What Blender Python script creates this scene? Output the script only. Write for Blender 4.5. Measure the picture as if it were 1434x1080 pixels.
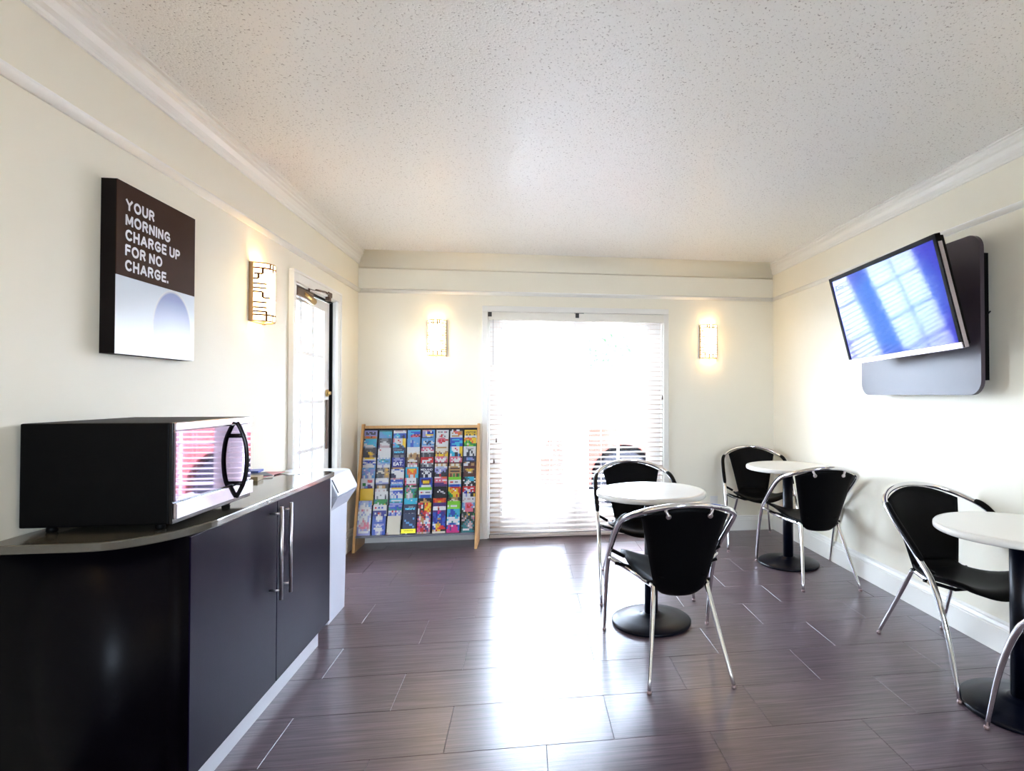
import bpy, bmesh, math, random
from mathutils import Vector, Matrix
random.seed(7)
PI = math.pi
S = bpy.context.scene
COL = S.collection
for o in list(bpy.data.objects): bpy.data.objects.remove(o)

# ------------------------------------------------------------------ camera
cam_d = bpy.data.cameras.new('camera'); cam = bpy.data.objects.new('camera', cam_d); COL.objects.link(cam)
yaw, pitch, roll = .1335, .0154, -.0005
cy, sy, cp, sp = math.cos(yaw), math.sin(yaw), math.cos(pitch), math.sin(pitch)
F = Vector((sy*cp, cy*cp, sp)); r0 = Vector((cy, -sy, 0)); u0 = r0.cross(F)
RR = math.cos(roll)*r0 + math.sin(roll)*u0; UU = math.cos(roll)*u0 - math.sin(roll)*r0
cam.matrix_world = Matrix(((RR.x, UU.x, -F.x, 0), (RR.y, UU.y, -F.y, 0), (RR.z, UU.z, -F.z, 1.2656), (0, 0, 0, 1)))
cam_d.sensor_fit = 'HORIZONTAL'; cam_d.sensor_width = 36
cam_d.lens = 36*791.21/1434
cam_d.shift_x = (717-843.29)/1434
cam_d.clip_start = .02; cam_d.clip_end = 300
S.camera = cam

# ------------------------------------------------------------------ sky and exposure
W = bpy.data.worlds.new('sky'); S.world = W; W.use_nodes = True
nt = W.node_tree; nt.nodes.clear()
bg = nt.nodes.new('ShaderNodeBackground'); wo = nt.nodes.new('ShaderNodeOutputWorld')
bg.inputs[0].default_value = (.66, .80, 1, 1); bg.inputs[1].default_value = 7.6
nt.links.new(bg.outputs[0], wo.inputs[0])
S.view_settings.view_transform = 'Standard'; S.view_settings.look = 'None'
S.view_settings.exposure = 3.2; S.view_settings.gamma = 1.0; S.view_settings.use_curve_mapping = False
def area(name, loc, rot, sx, sy_, power, color, portal=False):
    l = bpy.data.lights.new(name, 'AREA'); l.shape = 'RECTANGLE'; l.size = sx; l.size_y = sy_; l.energy = power; l.color = color
    o = bpy.data.objects.new(name, l); COL.objects.link(o); o.location = loc; o.rotation_euler = rot
    if portal: l.cycles.is_portal = True
    return o
area('door_daylight_portal', (.457, 5.25, 1.0), (-PI/2, 0, 0), 1.7, 2.1, 1, (1, 1, 1), True)
area('fill_window_portal', (.60, -2.80, 1.575), (PI/2, 0, 0), 1.0, .85, 1, (1, 1, 1), True)  # sampling portal for the added rear fill window
area('side_door_daylight_portal', (-1.62, 4.08, 1.0), (0, -PI/2, 0), 2.1, .95, 1, (1, 1, 1), True)

# ------------------------------------------------------------------ materials
MATS = {}
def mat(name, color, rough=.5, metal=0., emis=None, es=0., bump=0., bscale=40., var=0., vscale=6., spec=.5, coat=0., stretch=None, trans=0.):
    if name in MATS: return MATS[name]
    m = bpy.data.materials.new(name); m.use_nodes = True; MATS[name] = m
    n = m.node_tree; b = n.nodes['Principled BSDF']
    if 'laminate' in name and 'plum' in name: b.inputs['Specular Tint'].default_value = (.62, .46, 1, 1)
    b.inputs['Base Color'].default_value = (*color, 1); b.inputs['Roughness'].default_value = rough; b.inputs['Metallic'].default_value = metal
    b.inputs['Specular IOR Level'].default_value = spec; b.inputs['Coat Weight'].default_value = coat; b.inputs['Coat Roughness'].default_value = .05
    b.inputs['Transmission Weight'].default_value = trans
    if emis: b.inputs['Emission Color'].default_value = (*emis, 1); b.inputs['Emission Strength'].default_value = es
    tc = n.nodes.new('ShaderNodeTexCoord'); mp = n.nodes.new('ShaderNodeMapping'); n.links.new(tc.outputs['Object'], mp.inputs[0])
    if stretch: mp.inputs['Scale'].default_value = stretch
    nz = n.nodes.new('ShaderNodeTexNoise'); n.links.new(mp.outputs[0], nz.inputs['Vector'])
    nz.inputs['Scale'].default_value = vscale; nz.inputs['Detail'].default_value = 4
    if var or True:
        v = var if var else .03
        mx = n.nodes.new('ShaderNodeMix'); mx.data_type = 'RGBA'
        n.links.new(nz.outputs['Fac'], mx.inputs[0])
        mx.inputs[6].default_value = (*[c*(1-v) for c in color], 1); mx.inputs[7].default_value = (*[min(1, c*(1+v)) for c in color], 1)
        n.links.new(mx.outputs[2], b.inputs['Base Color'])
    if bump:
        n2 = n.nodes.new('ShaderNodeTexNoise'); n.links.new(mp.outputs[0], n2.inputs['Vector']); n2.inputs['Scale'].default_value = bscale; n2.inputs['Detail'].default_value = 3
        bp = n.nodes.new('ShaderNodeBump'); bp.inputs['Strength'].default_value = bump; bp.inputs['Distance'].default_value = .01
        n.links.new(n2.outputs['Fac'], bp.inputs['Height']); n.links.new(bp.outputs[0], b.inputs['Normal'])
    return m
WALL = mat('cream_wall_paint', (.90, .85, .71), .55, bump=.06, bscale=25, var=.015, spec=.35)
TRIMM = mat('white_trim_paint', (.87, .85, .79), .35, var=.01)
DOORW = mat('white_door_paint', (.82, .80, .77), .35, var=.01)
CHROME = mat('chrome', (.78, .78, .80), .09, 1.)
STEEL = mat('brushed_steel', (.62, .58, .60), .28, 1., bump=.03, bscale=200)
BLACKP = mat('black_moulded_plastic', (.0008, .0008, .0012), .5, bump=.05, bscale=400, spec=.10)
BLACKG = mat('black_gloss_plastic', (.002, .002, .003), .2, spec=.35)
RUBBER = mat('dark_rubber', (.03, .02, .02), .6)
TABTOP = mat('white_laminate', (.80, .78, .72), .22, var=.01)
BASEM = mat('black_painted_iron', (.001, .0018, .007), .34, bump=.03, bscale=120, spec=.22)
LAM = mat('dark_plum_laminate', (.0056, .0034, .0125), .33, spec=.05, var=.2, vscale=3, bump=.02, bscale=60, stretch=(8, 8, 1))
KICKM = mat('pale_kickboard', (.62, .64, .70), .4)
WORK = mat('taupe_stone_worktop', (.085, .075, .058), .10, var=.08, vscale=80, spec=.9)
WOOD = mat('golden_pine', (.60, .34, .13), .42, var=.25, vscale=4, stretch=(14, 14, 1.2))
BINM = mat('pale_grey_bin_plastic', (.62, .66, .76), .35)
BRASS = mat('aged_brass', (.62, .42, .16), .3, 1.)
BRONZE = mat('dark_bronze', (.12, .08, .06), .38, .8)
COPPER = mat('sconce_copper_frame', (.55, .33, .16), .4, .4)
FOOT = mat('dull_metal_foot', (.40, .30, .30), .3, .8)
PAPERW = mat('paper_edge', (.75, .74, .72), .6)
DIFF = mat('glowing_sconce_diffuser', (.9, .85, .7), .5, emis=(1, .72, .34), es=1.8)
SLAT = mat('cream_blind_slat', (.80, .74, .68), .4, var=.03)
_n = SLAT.node_tree; _t = _n.nodes.new('ShaderNodeBsdfTranslucent'); _t.inputs[0].default_value = (.80, .66, .58, 1)
_x = _n.nodes.new('ShaderNodeMixShader'); _x.inputs[0].default_value = .35
_n.links.new(_n.nodes['Principled BSDF'].outputs[0], _x.inputs[1]); _n.links.new(_t.outputs[0], _x.inputs[2]); _n.links.new(_x.outputs[0], _n.nodes['Material Output'].inputs[0])
PLATE = mat('white_outlet_plastic', (.8, .78, .75), .35)
SLOTM = mat('dark_slot', (.05, .05, .06), .6)
CLIP = mat('dark_blind_clip', (.03, .025, .02), .5)
RACKB = mat('dark_rack_panel', (.008, .008, .014), .5, spec=.2)
MIRR = mat('smoked_mirror_glass', (.28, .23, .33), .03, 1.)
MWST = mat('polished_steel_strip', (.50, .46, .52), .12, 1.)
ASPH = mat('pale_concrete_paving', (.42, .42, .42), .8, var=.1, vscale=2, bump=.1)
def glass(name, tint=(1, 1, 1)):
    m = bpy.data.materials.new(name); m.use_nodes = True; n = m.node_tree; n.nodes.clear()
    o = n.nodes.new('ShaderNodeOutputMaterial'); t = n.nodes.new('ShaderNodeBsdfTransparent'); g = n.nodes.new('ShaderNodeBsdfGlossy')
    fr = n.nodes.new('ShaderNodeFresnel'); ge = n.nodes.new('ShaderNodeNewGeometry'); ma = n.nodes.new('ShaderNodeMath'); ma.operation = 'MULTIPLY_ADD'; ma.inputs[1].default_value = -2; ma.inputs[2].default_value = 1; pw = n.nodes.new('ShaderNodeMath'); pw.operation = 'POWER'; pw.inputs[0].default_value = 1.45; n.links.new(ge.outputs['Backfacing'], ma.inputs[0]); n.links.new(ma.outputs[0], pw.inputs[1]); n.links.new(pw.outputs[0], fr.inputs[0]); g.inputs['Roughness'].default_value = .02; t.inputs[0].default_value = (*tint, 1)
    x = n.nodes.new('ShaderNodeMixShader'); n.links.new(fr.outputs[0], x.inputs[0]); n.links.new(t.outputs[0], x.inputs[1]); n.links.new(g.outputs[0], x.inputs[2]); n.links.new(x.outputs[0], o.inputs[0])
    return m
GLASS = glass('window_glass')

def ceil_mat():
    m = bpy.data.materials.new('knockdown_ceiling_texture'); m.use_nodes = True; n = m.node_tree; b = n.nodes['Principled BSDF']
    tc = n.nodes.new('ShaderNodeTexCoord')
    nz = n.nodes.new('ShaderNodeTexNoise'); nz.inputs['Scale'].default_value = 112; nz.inputs['Detail'].default_value = 3; nz.inputs['Roughness'].default_value = .6
    n.links.new(tc.outputs['Object'], nz.inputs['Vector'])
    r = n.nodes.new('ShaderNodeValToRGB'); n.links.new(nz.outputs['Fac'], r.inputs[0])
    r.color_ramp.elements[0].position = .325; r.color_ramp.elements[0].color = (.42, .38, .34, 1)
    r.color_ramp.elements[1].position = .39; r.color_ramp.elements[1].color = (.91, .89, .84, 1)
    n.links.new(r.outputs[0], b.inputs['Base Color'])
    b.inputs['Roughness'].default_value = .33; b.inputs['Specular IOR Level'].default_value = .6
    r2 = n.nodes.new('ShaderNodeValToRGB'); n.links.new(nz.outputs['Fac'], r2.inputs[0]); r2.color_ramp.elements[0].position = .34; r2.color_ramp.elements[1].position = .56
    bp = n.nodes.new('ShaderNodeBump'); bp.inputs['Strength'].default_value = .35; bp.inputs['Distance'].default_value = .006
    n.links.new(r2.outputs[0], bp.inputs['Height']); n.links.new(bp.outputs[0], b.inputs['Normal'])
    return m
def tile_mat():
    m = bpy.data.materials.new('striated_plank_tile'); m.use_nodes = True; n = m.node_tree; b = n.nodes['Principled BSDF']
    tc = n.nodes.new('ShaderNodeTexCoord'); oi = n.nodes.new('ShaderNodeObjectInfo')
    ad = n.nodes.new('ShaderNodeVectorMath'); ad.operation = 'ADD'
    sc = n.nodes.new('ShaderNodeVectorMath'); sc.operation = 'SCALE'; sc.inputs['Scale'].default_value = 37.
    n.links.new(oi.outputs['Random'], sc.inputs[0]); n.links.new(tc.outputs['Object'], ad.inputs[0]); n.links.new(sc.outputs[0], ad.inputs[1])
    mp = n.nodes.new('ShaderNodeMapping'); mp.inputs['Scale'].default_value = (2.2, 75, 1); n.links.new(ad.outputs[0], mp.inputs[0])
    nz = n.nodes.new('ShaderNodeTexNoise'); nz.inputs['Scale'].default_value = 1.6; nz.inputs['Detail'].default_value = 5; nz.inputs['Roughness'].default_value = .65
    n.links.new(mp.outputs[0], nz.inputs['Vector'])
    r = n.nodes.new('ShaderNodeValToRGB'); n.links.new(nz.outputs['Fac'], r.inputs[0])
    r.color_ramp.elements[0].position = .32; r.color_ramp.elements[0].color = (.050, .034, .044, 1)
    r.color_ramp.elements[1].position = .70; r.color_ramp.elements[1].color = (.180, .128, .152, 1)
    n.links.new(r.outputs[0], b.inputs['Base Color'])
    b.inputs['Roughness'].default_value = .28; b.inputs['Specular IOR Level'].default_value = .85
    bp = n.nodes.new('ShaderNodeBump'); bp.inputs['Strength'].default_value = .18; bp.inputs['Distance'].default_value = .002
    n.links.new(nz.outputs['Fac'], bp.inputs['Height']); n.links.new(bp.outputs[0], b.inputs['Normal'])
    return m
def vcol_mat():
    m = bpy.data.materials.new('printed_cover'); m.use_nodes = True; n = m.node_tree; b = n.nodes['Principled BSDF']
    a = n.nodes.new('ShaderNodeVertexColor'); a.layer_name = 'print'; n.links.new(a.outputs[0], b.inputs['Base Color']); b.inputs['Roughness'].default_value = .35
    return m
PRINT = vcol_mat()
CEIL = ceil_mat(); TILE = tile_mat()
GROUT = mat('dark_grout', (.06, .05, .055), .7)

# ------------------------------------------------------------------ mesh builder
class MB:
    def __init__(s): s.v = []; s.f = []; s.sm = []
    def add(s, vs, fs, smooth=False):
        k = len(s.v); s.v += [tuple(p) for p in vs]; s.f += [tuple(i+k for i in f) for f in fs]; s.sm += [smooth]*len(fs); return s
    def box(s, x0, x1, y0, y1, z0, z1, M=None):
        vs = [Vector((x, y, z)) for x in (x0, x1) for y in (y0, y1) for z in (z0, z1)]
        if M: vs = [M @ p for p in vs]
        return s.add(vs, [(0, 1, 3, 2), (4, 6, 7, 5), (0, 4, 5, 1), (2, 3, 7, 6), (0, 2, 6, 4), (1, 5, 7, 3)])
    def bbox(s, x0, x1, y0, y1, z0, z1, r=.005, seg=2, M=None):
        bm = bmesh.new(); bmesh.ops.create_cube(bm, size=1)
        for v in bm.verts: v.co = Vector(((x0+x1)/2+v.co.x*(x1-x0), (y0+y1)/2+v.co.y*(y1-y0), (z0+z1)/2+v.co.z*(z1-z0)))
        bmesh.ops.bevel(bm, geom=bm.edges[:], offset=r, segments=seg, affect='EDGES', profile=.5)
        vs = [M @ v.co if M else v.co.copy() for v in bm.verts]
        s.add(vs, [[v.index for v in f.verts] for f in bm.faces]); bm.free(); return s
    def prism(s, pts, axis, a, b, smooth=False):
        def P(p, t):
            if axis == 0: return (t, p[0], p[1])
            if axis == 1: return (p[0], t, p[1])
            return (p[0], p[1], t)
        n = len(pts); vs = [P(p, a) for p in pts]+[P(p, b) for p in pts]
        s.add(vs, [tuple(range(n))[::-1], tuple(range(n, 2*n))])
        k = len(s.v)-2*n
        for i in range(n):
            j = (i+1) % n; s.f.append((k+i, k+j, k+n+j, k+n+i)); s.sm.append(smooth)
        return s
    def tube(s, pts, r, seg=10, caps=True, flat=1.0):
        pts = [Vector(p) for p in pts]; n = len(pts)
        rs = r if isinstance(r, (list, tuple)) else [r]*n
        T = [(pts[min(i+1, n-1)]-pts[max(i-1, 0)]).normalized() for i in range(n)]
        up = Vector((0, 0, 1)) if abs(T[0].z) < .9 else Vector((1, 0, 0))
        N = (up-T[0]*up.dot(T[0])).normalized(); vs = []
        for i in range(n):
            N = (N-T[i]*N.dot(T[i])).normalized(); B = T[i].cross(N)
            for k in range(seg):
                a = 2*PI*k/seg; vs.append(pts[i]+(N*math.cos(a)+B*math.sin(a)*flat)*rs[i])
        fs = [(i*seg+k, i*seg+(k+1) % seg, (i+1)*seg+(k+1) % seg, (i+1)*seg+k) for i in range(n-1) for k in range(seg)]
        s.add(vs, fs, True)
        if caps:
            k = len(s.v)-n*seg
            s.f.append(tuple(k+i for i in range(seg))[::-1]); s.sm.append(False)
            s.f.append(tuple(k+(n-1)*seg+i for i in range(seg))); s.sm.append(False)
        return s
    def lathe(s, prof, seg=32, c=(0, 0), M=None):
        vs = [Vector((c[0]+r*math.cos(2*PI*k/seg), c[1]+r*math.sin(2*PI*k/seg), z)) for r, z in prof for k in range(seg)]
        if M: vs = [M @ p for p in vs]
        n = len(prof)
        s.add(vs, [(i*seg+k, i*seg+(k+1) % seg, (i+1)*seg+(k+1) % seg, (i+1)*seg+k) for i in range(n-1) for k in range(seg)], True)
        k = len(s.v)-n*seg
        s.f.append(tuple(k+i for i in range(seg))[::-1]); s.sm.append(False)
        s.f.append(tuple(k+(n-1)*seg+i for i in range(seg))); s.sm.append(False)
        return s
    def mesh(s, name):
        me = bpy.data.meshes.new(name); me.from_pydata(s.v, [], s.f)
        me.polygons.foreach_set('use_smooth', s.sm); me.update()
        bm = bmesh.new(); bm.from_mesh(me); bmesh.ops.recalc_face_normals(bm, faces=bm.faces); bm.to_mesh(me); bm.free()
        return me
    def obj(s, name, m, parent=None, loc=None):
        o = bpy.data.objects.new(name, s.mesh(name)); o.data.materials.append(m); COL.objects.link(o)
        if parent: o.parent = parent
        if loc: o.location = loc
        return o
def smooth_path(pts, n=6):
    P = [Vector(p) for p in pts]; P = [2*P[0]-P[1]]+P+[2*P[-1]-P[-2]]; out = []
    for i in range(1, len(P)-2):
        for k in range(n):
            t = k/n; a, b, c, d = P[i-1:i+3]
            out.append(.5*((2*b)+(c-a)*t+(2*a-5*b+4*c-d)*t*t+(3*b-a-3*c+d)*t**3))
    out.append(P[-2]); return out
def tag(o, label=None, cat=None, group=None, kind=None):
    if label: o['label'] = label
    if cat: o['category'] = cat
    if group: o['group'] = group
    if kind: o['kind'] = kind
    return o
def thing(name, label, cat, loc=(0, 0, 0), rz=0, group=None):
    o = bpy.data.objects.new(name, None); COL.objects.link(o); o.location = loc; o.rotation_euler = (0, 0, rz); o.empty_display_size = .1
    return tag(o, label, cat, group)
def dup(root, loc, rz, label):
    r = root.copy(); COL.objects.link(r); r.location = loc; r.rotation_euler = (0, 0, rz); r['label'] = label
    for ch in list(root.children):
        c = ch.copy(); COL.objects.link(c); c.parent = r
        for g in ch.children:
            d = g.copy(); COL.objects.link(d); d.parent = c
    return r
def struct(name, mb, m, parent=None):
    o = mb.obj(name, m, parent)
    if not parent: o['kind'] = 'structure'
    return o
def text(body, size, m, parent, M, sx=1., bold=.0, align='LEFT', name='lettering', ext=.0006):
    c = bpy.data.curves.new(name, 'FONT'); c.body = body; c.size = size; c.offset = bold; c.extrude = ext; c.align_x = align
    c.resolution_u = 3
    t_ = bpy.data.objects.new('temporary', c); c.materials.append(m); COL.objects.link(t_)
    me = bpy.data.meshes.new_from_object(t_.evaluated_get(bpy.context.evaluated_depsgraph_get())); me.name = name
    bpy.data.objects.remove(t_); bpy.data.curves.remove(c)
    if not me.materials: me.materials.append(m)
    o = bpy.data.objects.new(name, me); COL.objects.link(o)
    if parent: o.parent = parent
    o.matrix_local = M @ Matrix.Diagonal((sx, 1, 1, 1))
    return o

def arc2(cx, cy_, rx, ry, a0, a1, n=14): return [(cx+rx*math.cos(math.radians(a0+(a1-a0)*i/n)), cy_+ry*math.sin(math.radians(a0+(a1-a0)*i/n))) for i in range(n+1)]
GL = {
 'Y': (.74, [[(0, 1), (.37, .46), (.37, 0)], [(.74, 1), (.37, .46)]]),
 'O': (.80, [arc2(.40, .5, .40, .5, 0, 360, 28)]),
 'U': (.64, [[(0, 1), (0, .32)]+arc2(.32, .32, .32, .32, 180, 360)+[(.64, 1)]]),
 'R': (.62, [[(0, 0), (0, 1), (.34, 1)]+arc2(.34, .75, .25, .25, 90, -90, 8)+[(0, .5)], [(.34, .5), (.60, 0)]]),
 'P': (.58, [[(0, 0), (0, 1), (.32, 1)]+arc2(.32, .73, .26, .27, 90, -90, 8)+[(0, .46)]]),
 'M': (.80, [[(0, 0), (0, 1), (.40, .12), (.80, 1), (.80, 0)]]),
 'N': (.64, [[(0, 0), (0, 1), (.64, 0), (.64, 1)]]),
 'I': (.0, [[(0, 0), (0, 1)]]),
 'G': (.76, [arc2(.40, .5, .40, .5, 42, 330, 22)+[(.76, .46), (.42, .46)]]),
 'C': (.72, [arc2(.40, .5, .40, .5, 42, 318, 22)]),
 'H': (.64, [[(0, 0), (0, 1)], [(.64, 0), (.64, 1)], [(0, .52), (.64, .52)]]),
 'A': (.76, [[(0, 0), (.38, 1), (.76, 0)], [(.13, .30), (.63, .30)]]),
 'E': (.52, [[(.52, 0), (0, 0), (0, 1), (.52, 1)], [(0, .52), (.47, .52)]]),
 'F': (.50, [[(0, 0), (0, 1), (.50, 1)], [(0, .50), (.44, .50)]]),
 '.': (.0, [[(0, 0), (0, .02)]]),
}
def stroke_text(body, h, m, parent, M, th=.2, wide=1., gap=.17, space=.42):
    mb = MB(); x = 0; k = 0; hc = h*(1-th)
    for ch in body:
        if ch == ' ': x += space*h; continue
        w, strokes = GL[ch]
        for st in strokes:
            pts = [(x+(th/2*h)+p_[0]*hc*wide, th/2*h+p_[1]*hc) for p_ in st]
            for i in range(len(pts)-1):
                a, b = Vector(pts[i]), Vector(pts[i+1]); d = (b-a)
                if d.length < 1e-6: continue
                d.normalize(); n_ = Vector((-d.y, d.x))*th*h/2
                ea = d*th*h*(.5 if i == 0 and abs(d.x*d.y) < .02 else .30 if i == 0 else .12); eb = d*th*h*(.5 if i == len(pts)-2 and abs(d.x*d.y) < .02 else .30 if i == len(pts)-2 else .12)
                if len(st) > 8 and 0 < i < len(pts)-2: ea = eb = d*th*h*.08
                zz = (k % 7)*.00004; k += 1
                q = [a-ea+n_, a-ea-n_, b+eb-n_, b+eb+n_]
                mb.add([(p_.x, p_.y, zz) for p_ in q], [(0, 1, 2, 3)])
        x += w*hc*wide+th*h+gap*h
    o = mb.obj('lettering', m, parent); o.matrix_local = M; return o

# ------------------------------------------------------------------ room
XL, XR, YB, YF, ZC = -1.428, 2.31, 5.067, -2.6, 2.48
# floor slab + individual tiles
slab = struct('floor', MB().box(XL-.2, XR+.2, YF-.2, YB+.16, -.12, -.004), GROUT)
def tile_mesh(w, d):
    bm = MB(); g = .0011; x, y = w/2-g, d/2-g; e = .0007
    vs = [(-x, -y, -.006), (x, -y, -.006), (x, y, -.006), (-x, y, -.006), (-x, -y, -e), (x, -y, -e), (x, y, -e), (-x, y, -e), (-x+e, -y+e, 0), (x-e, -y+e, 0), (x-e, y-e, 0), (-x+e, y-e, 0)]
    bm.add(vs, [(0, 1, 5, 4), (1, 2, 6, 5), (2, 3, 7, 6), (3, 0, 4, 7), (4, 5, 9, 8), (5, 6, 10, 9), (6, 7, 11, 10), (7, 4, 8, 11), (8, 9, 10, 11)])
    me = bm.mesh('floor_tile'); me.materials.append(TILE); return me
cache = {}
for k in range(-15, 11):
    ya, yb = 2.067+.305*k-.305, 2.067+.305*k
    ya2, yb2 = max(ya, YF), min(yb, YB+.04)
    if yb2-ya2 < .02: continue
    off = .074 if k % 2 == 0 else .322
    for j in range(-4, 5):
        xa, xb = off+.6105*j, off+.6105*(j+1); xa2, xb2 = max(xa, XL), min(xb, XR)
        if xb2-xa2 < .02: continue
        key = (round(xb2-xa2, 3), round(yb2-ya2, 3))
        if key not in cache: cache[key] = tile_mesh(*key)
        o = bpy.data.objects.new('floor_tile', cache[key]); COL.objects.link(o); o.parent = slab
        o.location = ((xa2+xb2)/2, (ya2+yb2)/2, 0)
struct('ceiling', MB().box(XL-.2, XR+.2, YF-.2, YB+.2, ZC, ZC+.1), CEIL)
T = .16
DY0, DY1, DZ = 3.70, 4.475, 1.965           # side door opening in the left wall
struct('wall_left', MB().box(XL-T, XL, YF, DY0, 0, ZC).box(XL-T, XL, DY1, YB+T, 0, ZC).box(XL-T, XL, DY0, DY1, DZ, ZC), WALL)
struct('wall_right', MB().box(XR, XR+T, YF, YB+T, 0, ZC), WALL)
BX0, BX1, BZ = -.335, 1.245, 1.995          # french door opening in the back wall
struct('wall_back', MB().box(XL, BX0, YB, YB+T, 0, ZC).box(BX1, XR, YB, YB+T, 0, ZC).box(BX0, BX1, YB, YB+T, BZ, ZC), WALL)
struct('wall_front', MB().box(XL-T, .1, YF-T, YF, 0, ZC).box(1.1, XR+T, YF-T, YF, 0, ZC).box(.1, 1.1, YF-T, YF, 0, 1.15).box(.1, 1.1, YF-T, YF, 2.0, ZC), WALL)
w1 = bpy.data.objects.new('fill_window_1', None); COL.objects.link(w1); w1['kind'] = 'structure'  # unseen rear window, added to let fill light into the near end
MB().box(.1, .14, YF-.12, YF-.02, 1.15, 2.0).box(1.06, 1.1, YF-.12, YF-.02, 1.15, 2.0).box(.1, 1.1, YF-.12, YF-.02, 1.15, 1.19).box(.1, 1.1, YF-.12, YF-.02, 1.96, 2.0).box(.585, .615, YF-.10, YF-.04, 1.19, 1.96).obj('fill_window_frame', TRIMM, w1)
for a, b in ((.14, .585), (.615, 1.06)): MB().box(a, b, YF-.075, YF-.070, 1.19, 1.96).obj('pane', GLASS, w1)
# baseboards
def baseprof(d): return [(0, 0), (d, 0), (d, .115), (d*.75, .12), (d*.75, .128), (d*.45, .142), (d*.45, .15), (0, .16)]
p = [(XR-a, b) for a, b in baseprof(.018)]
struct('baseboard_right', MB().prism(p, 1, YF, YB), TRIMM)
p = [(XL+a, b) for a, b in baseprof(.018)]
struct('baseboard_left', MB().prism(p, 1, 4.545, YB).prism(p, 1, YF, 1.6), TRIMM)
p = [(YB-a, b*.85) for a, b in baseprof(.018)]
struct('baseboard_back', MB().prism(p, 0, XL, -.375).prism(p, 0, 1.285, XR), TRIMM)
# picture rail
def railprof(d): return [(0, 2.140), (d*.35, 2.142), (d*.6, 2.152), (d, 2.158), (d, 2.168), (d*.7, 2.174), (0, 2.176)]
struct('trim_1', MB().prism([(XL+a, b) for a, b in railprof(.026)], 1, YF, YB, True), TRIMM)
struct('trim_2', MB().prism([(XR-a, b) for a, b in railprof(.012)], 1, YF, YB, True), TRIMM)
struct('trim_3', MB().prism([(YB-a, b) for a, b in railprof(.016)], 0, XL, XR, True), TRIMM)
# crown moulding on the side walls, cove on the back wall
cr = [(0, 2.385), (.008, 2.386), (.010, 2.396), (.016, 2.402), (.020, 2.420), (.034, 2.440), (.046, 2.446), (.048, 2.456), (.060, 2.462), (.062, 2.472), (.075, 2.474), (.076, ZC), (0, ZC)]
struct('trim_4', MB().prism([(XL+a, b) for a, b in cr], 1, YF, YB, False), TRIMM)
struct('trim_5', MB().prism([(XR-a, b) for a, b in cr], 1, YF, YB, False), TRIMM)
R_ = .13
cv = [(YB, ZC)]+[(YB-R_+R_*math.cos(a), ZC-R_+R_*math.sin(a)) for a in [PI/2*i/12 for i in range(13)]]
cv = [(YB, ZC), (YB, ZC-R_)]+[(YB-R_+R_*math.cos(PI/2*i/12), ZC-R_+R_*math.sin(PI/2*i/12)) for i in range(1, 12)]+[(YB-R_, ZC)]
struct('trim_6', MB().prism(cv, 0, XL, XR, True), WALL)

# ------------------------------------------------------------------ french doors in the back wall
d2 = bpy.data.objects.new('door_2', None); COL.objects.link(d2); d2['kind'] = 'structure'
c = MB()
for x0, x1 in ((BX0-.05, BX0), (BX1, BX1+.05)): c.bbox(x0, x1, YB-.018, YB, 0, BZ, .004)
c.bbox(BX0-.05, BX1+.05, YB-.018, YB, BZ, BZ+.05, .004)
c.box(BX0-.01, BX0+.012, YB, YB+T, 0, BZ).box(BX1-.012, BX1+.01, YB, YB+T, 0, BZ).box(BX0, BX1, YB, YB+T, BZ-.012, BZ+.01)
c.obj('frame', TRIMM, d2)
MB().box(BX0+.012, BX1-.012, YB+.02, YB+T+.03, -.004, .02).obj('threshold', BRONZE, d2)
zrows = [.185, .518, .860, 1.205, 1.553, 1.893]
leaves = [(BX0+.0122, .450, (-.208, .063, .338)), (.454, BX1-.0122, (.566, .840, 1.108))]
pmeshes = {}
for x0, x1, gx in leaves:
    y0, y1 = YB+.065, YB+.105
    lf = MB()
    lf.box(x0, gx[0], y0, y1, .022, 1.98).box(gx[2], x1, y0, y1, .022, 1.98).box(gx[0], gx[2], y0, y1, .022, zrows[0]).box(gx[0], gx[2], y0, y1, zrows[-1], 1.98)
    L = lf.obj('door_leaf', DOORW, d2)
    mb = MB().bbox(gx[1]-.011, gx[1]+.011, y0+.006, y1-.006, zrows[0], zrows[-1], .004); mb.obj('glazing_bar', DOORW, L)
    for z in zrows[1:-1]:
        MB().bbox(gx[0], gx[2], y0+.007, y1-.007, z-.011, z+.011, .004).obj('glazing_bar', DOORW, L)
    for a, b in ((gx[0], gx[1]), (gx[1], gx[2])):
        for i in range(5):
            MB().box(a+.009, b-.009, y0+.018, y0+.022, zrows[i]+.009, zrows[i+1]-.009).obj('pane', GLASS, L)
    hx = x1-.05 if x0 < 0 else x0+.05
MB().bbox(.438, .466, YB+.052, YB+.066, .03, 1.97, .004).obj('astragal', DOORW, d2)

# venetian blind
bl = thing('venetian_blind', 'wide cream venetian blind hanging open over the glass double doors', 'blind', (.457, YB-.022, 0))
W2 = .772
mb = MB(); mb.bbox(-.781, .781, -.034, -.022, 1.915, 1.985, .003); mb.obj('valance', mat('cream_valance', (.84, .80, .70), .4), bl)
MB().box(-.775, .775, -.020, .022, 1.935, 1.98).obj('headrail', SLAT, bl)
for x in (-.773, -.008):
    MB().bbox(x-.016, x+.016, -.0385, -.0325, 1.945, 1.985, .001).obj('valance_clip', CLIP, bl)
MB().bbox(-.033, .052, -.030, .0, 1.984, 1.990, .001).obj('bracket', CLIP, bl)
nsl = 44; pitch_ = .0428
sm_ = MB()
prof = [(-.025, 0), (-.0125, .0022), (0, .003), (.0125, .0022), (.025, 0), (.0125, .0000), (0, .0007), (-.0125, .0000)]
ta = math.radians(8)
pr = [(a*math.cos(ta)-b*math.sin(ta), a*math.sin(ta)+b*math.cos(ta)) for a, b in prof]
sm_.prism(pr, 0, -W2, W2, True)
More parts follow.
